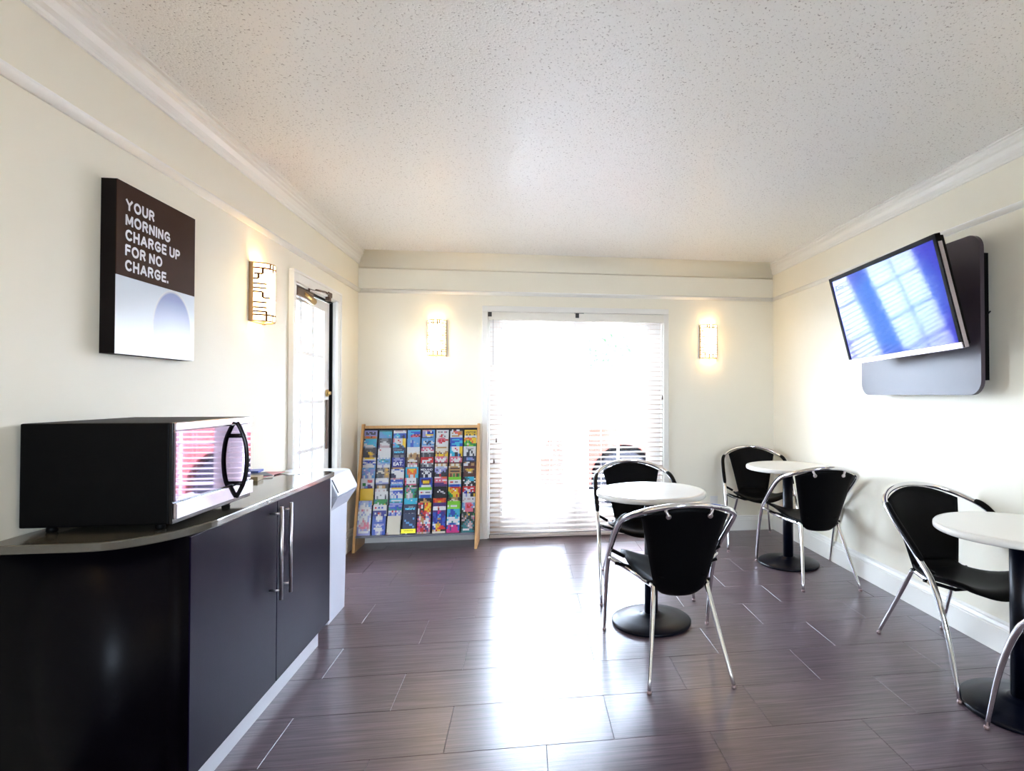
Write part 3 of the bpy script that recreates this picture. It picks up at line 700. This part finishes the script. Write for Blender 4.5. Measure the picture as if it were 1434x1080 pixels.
for i, z in enumerate(tops):
    zz = z-.165
    if zz < .14: zz = .128
    MB().box(RX0+.001, RX1-.001, Yp(z)-.004+.0, Yp(z)+.03, zz, zz+.004).obj('shelf', RACKB, rk) if i > 6 else None
for j in range(1, 8):
    x = RX0+CW*j
    MB().prism([(Yp(.13)+.004, .13), (Yp(.97)+.006, .97), (Yp(.97)+.02, .97), (Yp(.13)+.05, .13)], 0, x-.003, x+.003).obj('divider', RACKB, rk)
MB().bbox(RX0+.0005, RX1-.0005, Yp(.13)-.018, Yp(.13)+.056, .112, .128, .002).obj('bottom_ledge', mat('grey_ledge', (.16, .16, .19), .4), rk)

PAL = dict(w=(.85, .85, .85), W=(.85, .80, .68), k=(.01, .01, .015), g=(.35, .35, .38), G=(.10, .10, .12), b=(.03, .16, .62), B=(.01, .04, .42), n=(.01, .02, .13), c=(.10, .62, .80),
           s=(.22, .48, .80), t=(.02, .35, .38), r=(.75, .02, .03), R=(.22, .02, .03), o=(.90, .25, .02), y=(.95, .70, .02), p=(.80, .25, .35), P=(.16, .06, .30), l=(.45, .45, .75),
           e=(.03, .42, .12), E=(.01, .10, .06), m=(.35, .75, .05), a=(.62, .42, .20), A=(.20, .09, .05), M=(.75, .02, .35), d=(.05, .09, .20), f=(.70, .55, .55), h=(.55, .62, .78))
# (art, description) row by row, left to right; '/' separates print rows
ART = [
 [('llllllll/lGlGGlGl/lGGlGGGl/llllllll/aooaRooa/aaaaaaaa', 'lavender cover with faint dark lettering'), ('tttttttt/sscccccc/sssccccc/ssssschc/ssssscss/ssssssss', 'pale turquoise cover'), ('wfffffwf/wwwwwwww/bbcbbbbb/bcccbbnb/sswcbnnb/sbbbbbnb', 'pink and white strip over blue cover'), ('sscccccc/scbbbbbb/scccbbbb/ssbpRpRp/ssrpprpR/ssssssss', 'sky blue cover with a crowd of red figures'),
  ('fffpffss/llwbBwBs/llwbbbBs/llyyyyys/lllwwlls/GGGGGGts', 'lilac cover with blue and yellow blocks'), ('wwwwwwww/wgfgwpgw/wwwwwwww/wwwrfwww/wwprwgww/wwwffwww', 'white cover with a small red emblem'), ('kwAAwwGk/wwoppaaa/wawooooa/wwwwwoaa/waaaaaww/wwwwwwww', 'white cover with orange and red bands'), ('yyyyyyyy/yyyyyyyy/yyyyyyyy/yGyGyyGy/wwwwwwww/wwgwwggw', 'yellow visitor guide cover')],
 [('nccccccc/wcsccccc/csscccsc/wwcccccs/wwwwwwcc/swwwwwws', 'turquoise beach cover'), ('GGggggGG/GgggggGG/GGgwwGGG/GwwwwwgG/GfwwwwwG/PffffffG', 'charcoal cover with pale swirl'), ('pwwwwwyy/pwwrwwyy/pwwwpwyy/scwwwwyy/pscGGwyy/ssccGGsy', 'white and yellow cover with a dark figure'), ('ssssssss/sshbssss/sshbhsss/ssbbsshs/ssbbssss/ssbbssss', 'pale blue cover with a navy bottle'),
  ('ssssssss/ssshssss/swdsddws/swwddsww/sssdsdss/hhhhhhhh', 'sky blue cover with a bird drawing'), ('wfppppww/wprprprr/wprprrww/wwprwwww/wwwwwwww/fwwwwwww', 'white cover with a large pink key'), ('bbbbbbbb/bsccccbb/bbbbbbcc/bbbccccc/bcccccbb/bbbbccbb', 'blue cover with pale diagonal wave'), ('yooooyyy/oayooyyy/yemeyoyy/memeeoyy/emwmeeee/eeammmee', 'orange and green garden cover')],
 [('GgggggGG/GGGGGGGG/GGgGgGGG/GGGyyaGG/GGGayyaG/GGGGaaGG', 'dark grey cover with golden animal'), ('gwwwwwww/wrwwwwww/wwwwwwww/wwwwwwww/wwwwwwww/hwwwwwww', 'plain white cover with a tiny red mark'), ('nnnnnnnn/nnngggnn/nnnnnnnn/nnnnnnnn/nnnnnnnn/ngggnggn', 'black cover with pale blue script above small text'), ('wwwwwwww/wWwwwwww/wwwwwwww/wwwwwWwW/WWaWaaWW/WaAaaaAa', 'white cover with small tan figures'),
  ('PpppppPP/pwpwwpwP/ppwpwwpp/wwwwwwww/GgGGgGGG/GgGGGgGG', 'maroon lettered cover over dark photographs'), ('WaaaaaaW/WWWWWWWW/WWWWWWWW/aWaWWWaa/aAaAWaay/yayyyayy', 'cream cover with an olive landscape strip'), ('swwwwwyy/cwwrwwyy/cwwwpwyy/ccwwwwyy/cccGGwyy/wccGGsGy', 'white and yellow cover over turquoise with dark figure'), ('wwwwwwww/wwwwwwww/wwwGGwww/wwwGwGww/wwGGwGww/wwGGwwGw', 'pale grey shopping cover with an arch shape')],
 [('WyyyyyyW/wwwwwwww/lbBbBbbl/wwlblbww/blwwwwbb/wwwwwwws', 'white cover with yellow top and blue bands'), ('whwhwhwh/shtttsss/htcwctts/hhssssss/hlhhlwhh/wwwlwwww', 'misty blue lake cover'), ('BBlllBBB/BllllllB/BBlBBlBB/BBBBBBBB/BBBBBBBB/BBBBBBBB', 'royal blue cover with a white word and oyster shell'), ('AaaaaaAA/AaWWWaAA/AwwwwwwA/AAaAaaAA/AffpffpA/AwfwfwwA', 'brown food cover with a cream banner'),
  ('rrrrrrrr/rrrrrwwr/rwwwwwrr/rwrwrrrr/ggwwgggw/GgGgwggG', 'red cover with white script over grey photo'), ('fpppppff/fwpwpwwf/pwwwwwwp/ppwpwwpp/RRRRRRRR/WaWWaWWa', 'pink sightseeing cover with white lettering in sixth column'), ('pppppfpk/pwpwpwwp/ppwwwwwp/pwpwwwpp/RRRRRRRR/aWWaWWaG', 'pink sightseeing cover with white lettering in seventh column'), ('dddddddd/ddlslldd/ddlsslld/dddddddd/AawwAAAA/wwwAAaaA', 'slate blue cover with brown photo beneath')],
 [('sshhssss/lwlsslll/slllslls/lsllwlls/sslwwlws/lwslwwss', 'periwinkle cover with white peaks'), ('GGgGgaaG/GgggGaya/GWWWGaaG/WGGWWaaa/GGGGGaya/EGGGgaaa', 'dark green cover with cream script and sand'), ('AaaaaaaA/hwbbbhww/whwwwwbh/wwwwwwww/nnwwwwww/nnnwwwww', 'snowy cover with brown top band'), ('cccccccc/coyyyyoc/cooyyooc/coooyooc/coaoooac/ccowwocc', 'turquoise cover framing an orange picture'),
  ('nnnnnnnn/nnnnnnnn/nnnnnnnn/nnnwwnnn/nwnwwnwn/nnwnnwwn', 'navy tour cover with bold white lettering'), ('whhhhhww/llhlhhll/lGlwlllG/lllwlGlG/GlwlGGGG/GGGrGGGG', 'grey lavender storm cloud cover'), ('WaaaaaWa/aAAAAAAa/aaaaaaaa/aAGAGAAa/aaaaaaaa/oAaeaAea', 'tan cover with brown lettering'), ('RRRRRRRR/AAAAAAAA/AayayyaA/AAayyaAA/AAAwWaAA/RAAAAAAR', 'dark brown cover with golden bands')],
 [('wwwwwwww/wwwwoppw/wwwwpopw/weewwwww/weewPPww/wwlsPPPw', 'white cover with coloured balloons'), ('hwwwwwwh/wwwwwwww/wwllwwww/llhhllll/nnnnnnnn/kaWWaakk', 'white over lavender mist cover'), ('ffpfffpf/bbwbbbbb/bbbbbbbb/bbbbbbbb/ssssssss/bBbBbBbB', 'bright blue beaches cover'), ('pwwwwwwG/pwwwwwwG/rwwgwgwG/pwwwwwwG/pPpppppG/kekwekkk', 'white card cover edged in red'),
  ('bbbbbbbb/bRPPPPRb/bRyyyyRb/bPyyyyPb/bbRRRRbb/bwwwwwwb', 'blue cover with yellow letters in a dark oval'), ('wwwwpooo/pppppppp/pwpwpwww/ppppppop/PPPPPPpp/PPPPPPPP', 'pink orange and purple cover'), ('mmmmmmmm/mmmmmmmm/wwwwwwww/wrrwggww/wwwwwwww/sbbbbbbs', 'lime white and blue cover in seventh column'), ('kttcccck/knttcccw/wntwccck/ktwwwkkw/kwwwkGkk/GkwkGwkk', 'dark cover with turquoise wave and skulls')],
 [('yyyyyyyy/yyyyyyyy/yyyyyyyy/yyyyyyyy/yyyyyyyy/yyyyyyyy', 'plain bright yellow cover'), ('fwwwwwwG/fwfwwfwG/wwwwwwww/wwwwwwww/wwwgwwgw/wgwwwwGw', 'white cover with pink left edge'), ('wyyyyyyy/wwwwwwww/hlbbbbBB/wwblbwbb/wlwbwwwh/hwhwbwww', 'white and blue cover with yellow top in third column'), ('tgfgfffg/tppettte/eptftteE/tefwetEE/ewwffteE/efwffeEE', 'teal cover with pink flower'),
  ('mmmmmmmm/mmmmmmmm/wwwwwwww/wrfwgggw/wwwwwwww/sbbbbbbs', 'lime white and blue cover in fifth column'), ('kkkkkkkk/kkkkkkkk/kkkwkkkk/kkwkwwkk/kkkkkgwk/kkkkkkkk', 'black cover with small white lettering'), ('yorrrrro/yoywoyor/yyyowyor/eyoyyyor/eeyyyyyr/EeeyyryR', 'yellow and red cover with green figure'), ('rrrrrrrr/rwwrrwwr/rrwwwrrr/rlBwwrwr/wBByBBkk/wwlwwkky', 'red racing cover with white lettering')],
 [None, ('tteeeeee/teeeeeee/eeweeeeE/wwweweye/wwwwwwww/wwwwwwww', 'green cover behind a white one'), ('tccccccc/cwwwwwwc/ttctttct/llllllll/bbllllbb/ttttlttt', 'teal and blue cover'), ('cchccccc/ccccwccc/ccccccch/cccccccc/nnnnnnnn/nnngggnn', 'pale aqua cover'),
  ('kkkakkkk/kkkaakkk/kaaaaaak/kaaaaaak/kkkkkkkk/kkkkkkkk', 'black cover with gold lettering'), ('oorrrroo/roooooor/rooyyoor/roooooor/roooooor/rrrrrrrr', 'bright orange red cover'), ('EAaaaaGG/AAWWaaGE/AWAWWWaE/EAAaAAaE/mmmmmmmm/mmmmmmmm', 'olive brown cover'), ('wwwwwwww/wfwffwgw/fwwwwwww/wwwwwwww/wwwwwwww/ffffffff', 'pinkish white cover')],
]
TALL = [
 (.398, 'hlhhhhlh/shhwhhss/lwwwhwsl/hwwwwwwh/fwpfwfww/wwwlwwww/hwlwhwwl/whwwwwlh/wwwfwwlw/lwwpfwlw/hwffpfpw/wpffpppf/lfpppfpf/lwlfllfw/lwwwwwwl/llllllll', 'tall pale lavender and peach cover'),
 (.362, 'wwwwwwww/wrwbwbww/wwwwwwww/BBBBBBBB/BwBrfBBB/BBBwfBBw/bBwwwwBb/bbwwwwbb/bblwllbb/bbbbbbbb/bllwlllb/bbbbbbbb/bwwwwwbb/bbwwwwlb/bbllwlbb/bblwwlbb', 'tall blue cover with white header'),
 (.275, 'WWWWWWWW/WWWWWWWW/WWWWWWWW/WWWWWWWW/WWWWWWWW/WWWWWWWW/WWWWWWWW/fWWWWWWW', 'tall plain cream cover'),
 (.290, 'dddddddd/dddddddd/ddddddsd/dsdddddd/ddssdddd/ddddssdd/ddddddsd/dddddddd/dddddddd/ddwddddd', 'tall slate navy cover with faint curve'),
 (.371, 'prrkyryy/RRwkooyy/Rrwkoyyo/wRkkyyoy/wRrRroyo/wRPrrppw/RaRRrwpP/PwarRlsp/pwaarwwl/Ppaawwwp/ppwawsww/MppRrwpp/rMPpRPwp/pMrrpPPf/MprrRrPp/fafaffgg', 'tall pink and red cover of performers'),
 (.369, 'PPPPPPPP/PPPPPPPP/wwWrwWww/wwwRwwww/PPPMMPPP/bbBMPBBP/bbBbsBPB/BbBsbBBb/BBbaaBbb/BBbBBBbb/sBBaBBbB/wwyayBbb/BwyyorrB/BByorrrr/aWryykkk/WWWWWWWW', 'tall purple and blue cover with orange figures'),
 (.378, 'mmmmmmmm/mmmmmmmm/wmwwwwmm/mmmmmmmm/ccbbcccc/ccbbbccc/ctbbbtcc/cbcbtcbc/wwwwwccw/cwwwwwww/wwwtwwwc/wsbbbsww/PMMwMMPb/bMPMMMMb/MMPMMMMb/MMMMMMMM', 'tall lime turquoise and magenta dolphin cover'),
 (.364, 'shpppphs/shprprps/ssprrpsw/wspppppE/EwpppppE/EEEaEEEE/gEEgyEEe/fEagEEff/EgfEEEgp/ffEtgEEg/EEtgtftE/EtgtfffE/tttgwfgt/EtttgffE/twwwwttE/tttttttt', 'tall green floral cover with pink label'),
]
EXTRA = [(2, .357, 'llllbbll/tbbbbtbb/ttttbttt/wwrwpwlw/lbwlblwl/bbllbwll', 'white and lilac photo strip cover'), (3, .361, 'nnnnnnnn/nnngggnn/nnnnnnnn/nnnnnnnn/nnnnnnnn/ngnwnwgn', 'black cover with pale blue script low in the rack')]
WHT = mat('white_print_lettering', (.62, .62, .62), .5); BLK = mat('black_print_lettering', (.01, .01, .01), .5); CYA = mat('cyan_print_lettering', (.10, .60, .85), .5); GRY = mat('grey_print_lettering', (.12, .12, .14), .5); YEL = mat('yellow_print_lettering', (.95, .7, .05), .5)
ORD = ['top', 'second', 'third', 'fourth', 'fifth', 'sixth', 'seventh', 'eighth', 'front']
CO = ['first', 'second', 'third', 'fourth', 'fifth', 'sixth', 'seventh', 'eighth']
def brochure(col, ztop, art, label, hgt, cell, steep, fwd, txt=None, w=None):
    xc = RX0+CW*(col+.5)+random.uniform(-.003, .003); w = w or CW-.014
    rows = art.split('/'); nr = len(rows); nc = 8
    mb = MB(); cols = []
    # local: x across, z down from the top (0..-hgt), y depth; face towards -y
    cw = w/nc
    n_full = max(nr, 1)
    zs = [0]+[-cell*(i+1) for i in range(nr)]
    if -zs[-1] < hgt-.002: zs.append(-hgt)
    for i in range(len(zs)-1):
        rw = rows[min(i, nr-1)]
        rw = (rw+rw)[:8]
        for j in range(nc):
            x0 = -w/2+cw*j; mb.add([(x0, 0, zs[i]), (x0+cw, 0, zs[i]), (x0+cw, 0, zs[i+1]), (x0, 0, zs[i+1])], [(0, 3, 2, 1)]); cols.append(PAL.get(rw[j], (.5, .5, .5)))
    th = .004; zb = zs[-1]
    mb.add([(-w/2, 0, 0), (w/2, 0, 0), (w/2, 0, zb), (-w/2, 0, zb), (-w/2, th, 0), (w/2, th, 0), (w/2, th, zb), (-w/2, th, zb)], [(0, 1, 5, 4), (1, 2, 6, 5), (2, 3, 7, 6), (3, 0, 4, 7), (4, 5, 6, 7)])
    cols += [(.7, .7, .68)]*5
    me = bpy.data.meshes.new('brochure'); me.from_pydata(mb.v, [], mb.f); me.update()
    ca = me.color_attributes.new('print', 'FLOAT_COLOR', 'CORNER'); k = 0
    for p_, c_ in zip(me.polygons, cols):
        c_ = tuple(.60*v_**1.45 for v_ in c_)
        for li in p_.loop_indices: ca.data[li].color = (*c_, 1)
    o = bpy.data.objects.new('brochure', me); me.materials.append(PRINT); COL.objects.link(o)
    o.location = (xc, Yp(ztop)-fwd, ztop); o.rotation_euler = (-steep, random.uniform(-.012, .012), 0)
    tag(o, label, 'brochure', 'brochures in the rack')
    if txt:
        for s_, sz, m_, px_, pz_, sxx in txt:
            text(s_, sz, m_, o, Matrix(((1, 0, 0, px_), (0, 0, -1, -.0006), (0, 1, 0, pz_), (0, 0, 0, 1))), sx=sxx, bold=sz*.02, align='CENTER', ext=.0002)
    return o
lean = math.atan(.262)
TX = {(0, 7): [('VISITOR', .026, BLK, 0, -.030, .95)], (3, 2): [('EAT.', .040, WHT, 0, -.066, 1.05)], (4, 4): [('MIDLAND', .022, WHT, 0, -.030, 1.), ('TOUR', .020, WHT, 0, -.048, 1.)],
      (2, 2): [('natural', .028, CYA, 0, -.044, 1.)], (2, 7): [('Tanger', .024, GRY, 0, -.026, 1.)], (5, 2): [('BEACHES', .022, WHT, 0, -.048, .95)], (5, 6): [], (7, 4): [], }
for i, row in enumerate(ART):
    for j, it in enumerate(row):
        if not it: continue
        art, desc = it
        brochure(j, tops[i]+random.uniform(-.003, .003), art, desc+', '+ORD[i]+' row, '+CO[j]+' column', .135, .0122, lean*.25, .0015, TX.get((i, j)))
for i, (z, art, desc) in enumerate(TALL):
    nr = art.count('/')+1; L_ = (z-.131)/math.cos(lean)
    tx = [('RIDE & ROLL', .015, WHT, 0, -.040, .95)] if i == 5 else ([('ager', .028, WHT, 0, -.175, 1.)] if i == 1 else None)
    brochure(i, z, art, desc+', front row, '+CO[i]+' column', L_, L_/nr, lean, .013, tx)
for j, z, art, desc in EXTRA:
    brochure(j, z, art, desc+', '+CO[j]+' column', .12, .0145, lean*.9, .0075, [('natural', .028, CYA, 0, -.044, 1.)] if j == 3 else None)
yl = MB().box(-.057, .057, 0, .001, -.034, 0).obj('sticker', mat('yellow_sticker', (.95, .9, .02), .4)); yl.location = (-.947, Yp(.17)-.0155, .172); yl.rotation_euler = (-lean, 0, 0)
tag(yl, 'bright yellow sticker across the lower edge of the brochure rack', 'sticker')
text('INFORMATION', .012, BLK, yl, Matrix(((1, 0, 0, 0), (0, 0, -1, -.0006), (0, 1, 0, -.018), (0, 0, 0, 1))), sx=.9, align='CENTER', ext=.0002)

# ------------------------------------------------------------------ outside
BW = mat('white_stucco', (.70, .68, .64), .8, var=.03)
MB_rear = MB().box(-30, 40, -20, YF-T-.002, -.20, -.06).obj('pavement', ASPH); MB_rear['kind'] = 'structure'
g = MB().box(-30, 40, YB+T+.002, 60, -.20, -.06).box(-30, XL-T-.002, -20, YB+T, -.20, -.06).obj('pavement', ASPH); g['kind'] = 'structure'
# roof and screen wall added to cut the daylight entering by the side door
pr_ = MB().box(-4.0, XL-T-.002, -3.0, 8.0, 2.45, 2.6).obj('daylight_blocking_roof', BW); pr_['kind'] = 'structure'
pw_ = MB().box(-3.6, -3.4, -3.0, 8.0, -.06, 1.7).obj('daylight_blocking_wall', BW); pw_['kind'] = 'structure'
# orange vehicle
CARM = mat('orange_red_car_paint', (.20, .022, .012), .35, coat=.2, var=.02)
CARG = mat('dark_car_glass', (.02, .03, .05), .08)
TYRE = mat('grey_tyre_rubber', (.008, .008, .012), .8, spec=.2); HUB = mat('silver_wheel_rim', (.5, .52, .56), .3, .8)
car = thing('parked_car', 'orange red car parked side-on outside the glass double doors', 'car', (.16, 6.45, -.06))
wx = [.96, 3.55]; R0 = .385
def prof_car():
    pts = [(0, .36), (0.02, .30)]
    for cx in wx:
        pts.append((cx-R0, .28))
        for i in range(1, 12):
            a = PI-PI*i/12; pts.append((cx+R0*math.cos(a), .36+R0*math.sin(a)))
        pts.append((cx+R0, .28))
    pts += [(4.35, .30), (4.42, .45), (4.42, .85), (4.35, 1.0), (3.6, 1.04), (1.7, 1.04), (1.25, .99), (.35, .90), (.08, .80), (0, .62)]
    return pts
MB().prism(prof_car(), 1, 0, 1.75).obj('body', CARM, car)
for cx in wx: MB().box(cx-.40, cx+.40, .22, .26, .20, .80).obj('wheel_well', TYRE, car)
MB().prism([(1.45, 1.042), (2.05, 1.50), (2.3, 1.55), (3.6, 1.54), (3.95, 1.45), (4.25, 1.042)], 1, .10, 1.65).obj('cabin', CARM, car)
MB().prism([(1.62, 1.08), (2.10, 1.44), (2.75, 1.48), (2.75, 1.08)], 1, .085, .10).obj('window', CARG, car)
MB().prism([(2.82, 1.08), (2.82, 1.48), (3.55, 1.46), (3.80, 1.08)], 1, .085, .10).obj('window', CARG, car)
for cx in wx:
    for y0 in (.02, 1.50):
        w_ = MB().lathe([(.20, -.10), (.32, -.10), (.335, -.08), (.335, .08), (.32, .10), (.20, .10)], 36, M=Matrix.Translation((cx, y0+.10, .335)) @ Matrix.Rotation(PI/2, 4, 'X')).obj('tyre', TYRE, car)
        MB().lathe([(.04, -.09), (.20, -.085), (.205, .085), (.05, .075)], 36, M=Matrix.Translation((cx, y0+.10, .335)) @ Matrix.Rotation(PI/2, 4, 'X')).obj('rim', HUB, w_)
MB().bbox(-.04, .08, .05, 1.7, .28, .44, .02).obj('bumper', mat('grey_bumper', (.35, .35, .36), .4), car)
MB().bbox(-.01, .14, -.005, .10, .62, .74, .01).obj('headlamp', HUB, car)
# building across the parking lot
bd = thing('far_building', 'pale low building with flat roof across the parking lot', 'building', (0, 24, -.06))
MB().box(-16, 18, 0, 6, 0, 3.6).obj('wall', BW, bd); MB().box(-16.3, 18.3, -.5, 6.3, 3.6, 3.85).obj('roof', BW, bd)
for x in (-12, -8, -4, 0, 4, 8, 12): MB().box(x, x+1.6, -.03, .02, .9, 2.3).obj('window', mat('pale_far_window', (.35, .37, .40), .5), bd)
tr = thing('street_tree', 'small leafy tree standing in the parking lot beyond the doors', 'tree', (1.75, 13, -.06))
MB().tube([(0, 0, 0), (.05, 0, 1.2), (0, .1, 2.2)], [.09, .07, .04], 8).obj('trunk', mat('bark', (.12, .08, .05), .9), tr)
fo = MB(); random.seed(3)
for i in range(900):
    a, b, r_ = random.uniform(0, 2*PI), random.uniform(-1, 1), random.random()**.4*.8
    q = Vector((r_*math.cos(a)*math.sqrt(1-b*b), r_*math.sin(a)*math.sqrt(1-b*b), 2.3+r_*b*.8))
    M3 = Matrix.Rotation(random.uniform(0, 6), 3, 'Z') @ Matrix.Rotation(random.uniform(0, 3), 3, 'X')
    fo.add([q+M3 @ Vector(v) for v in ((-.05, 0, 0), (0, .1, .01), (.05, 0, 0), (0, -.1, .01))], [(0, 1, 2, 3)])
tag(fo.obj('foliage', mat('green_leaves', (.10, .30, .08), .6, var=.3), tr), kind='stuff')
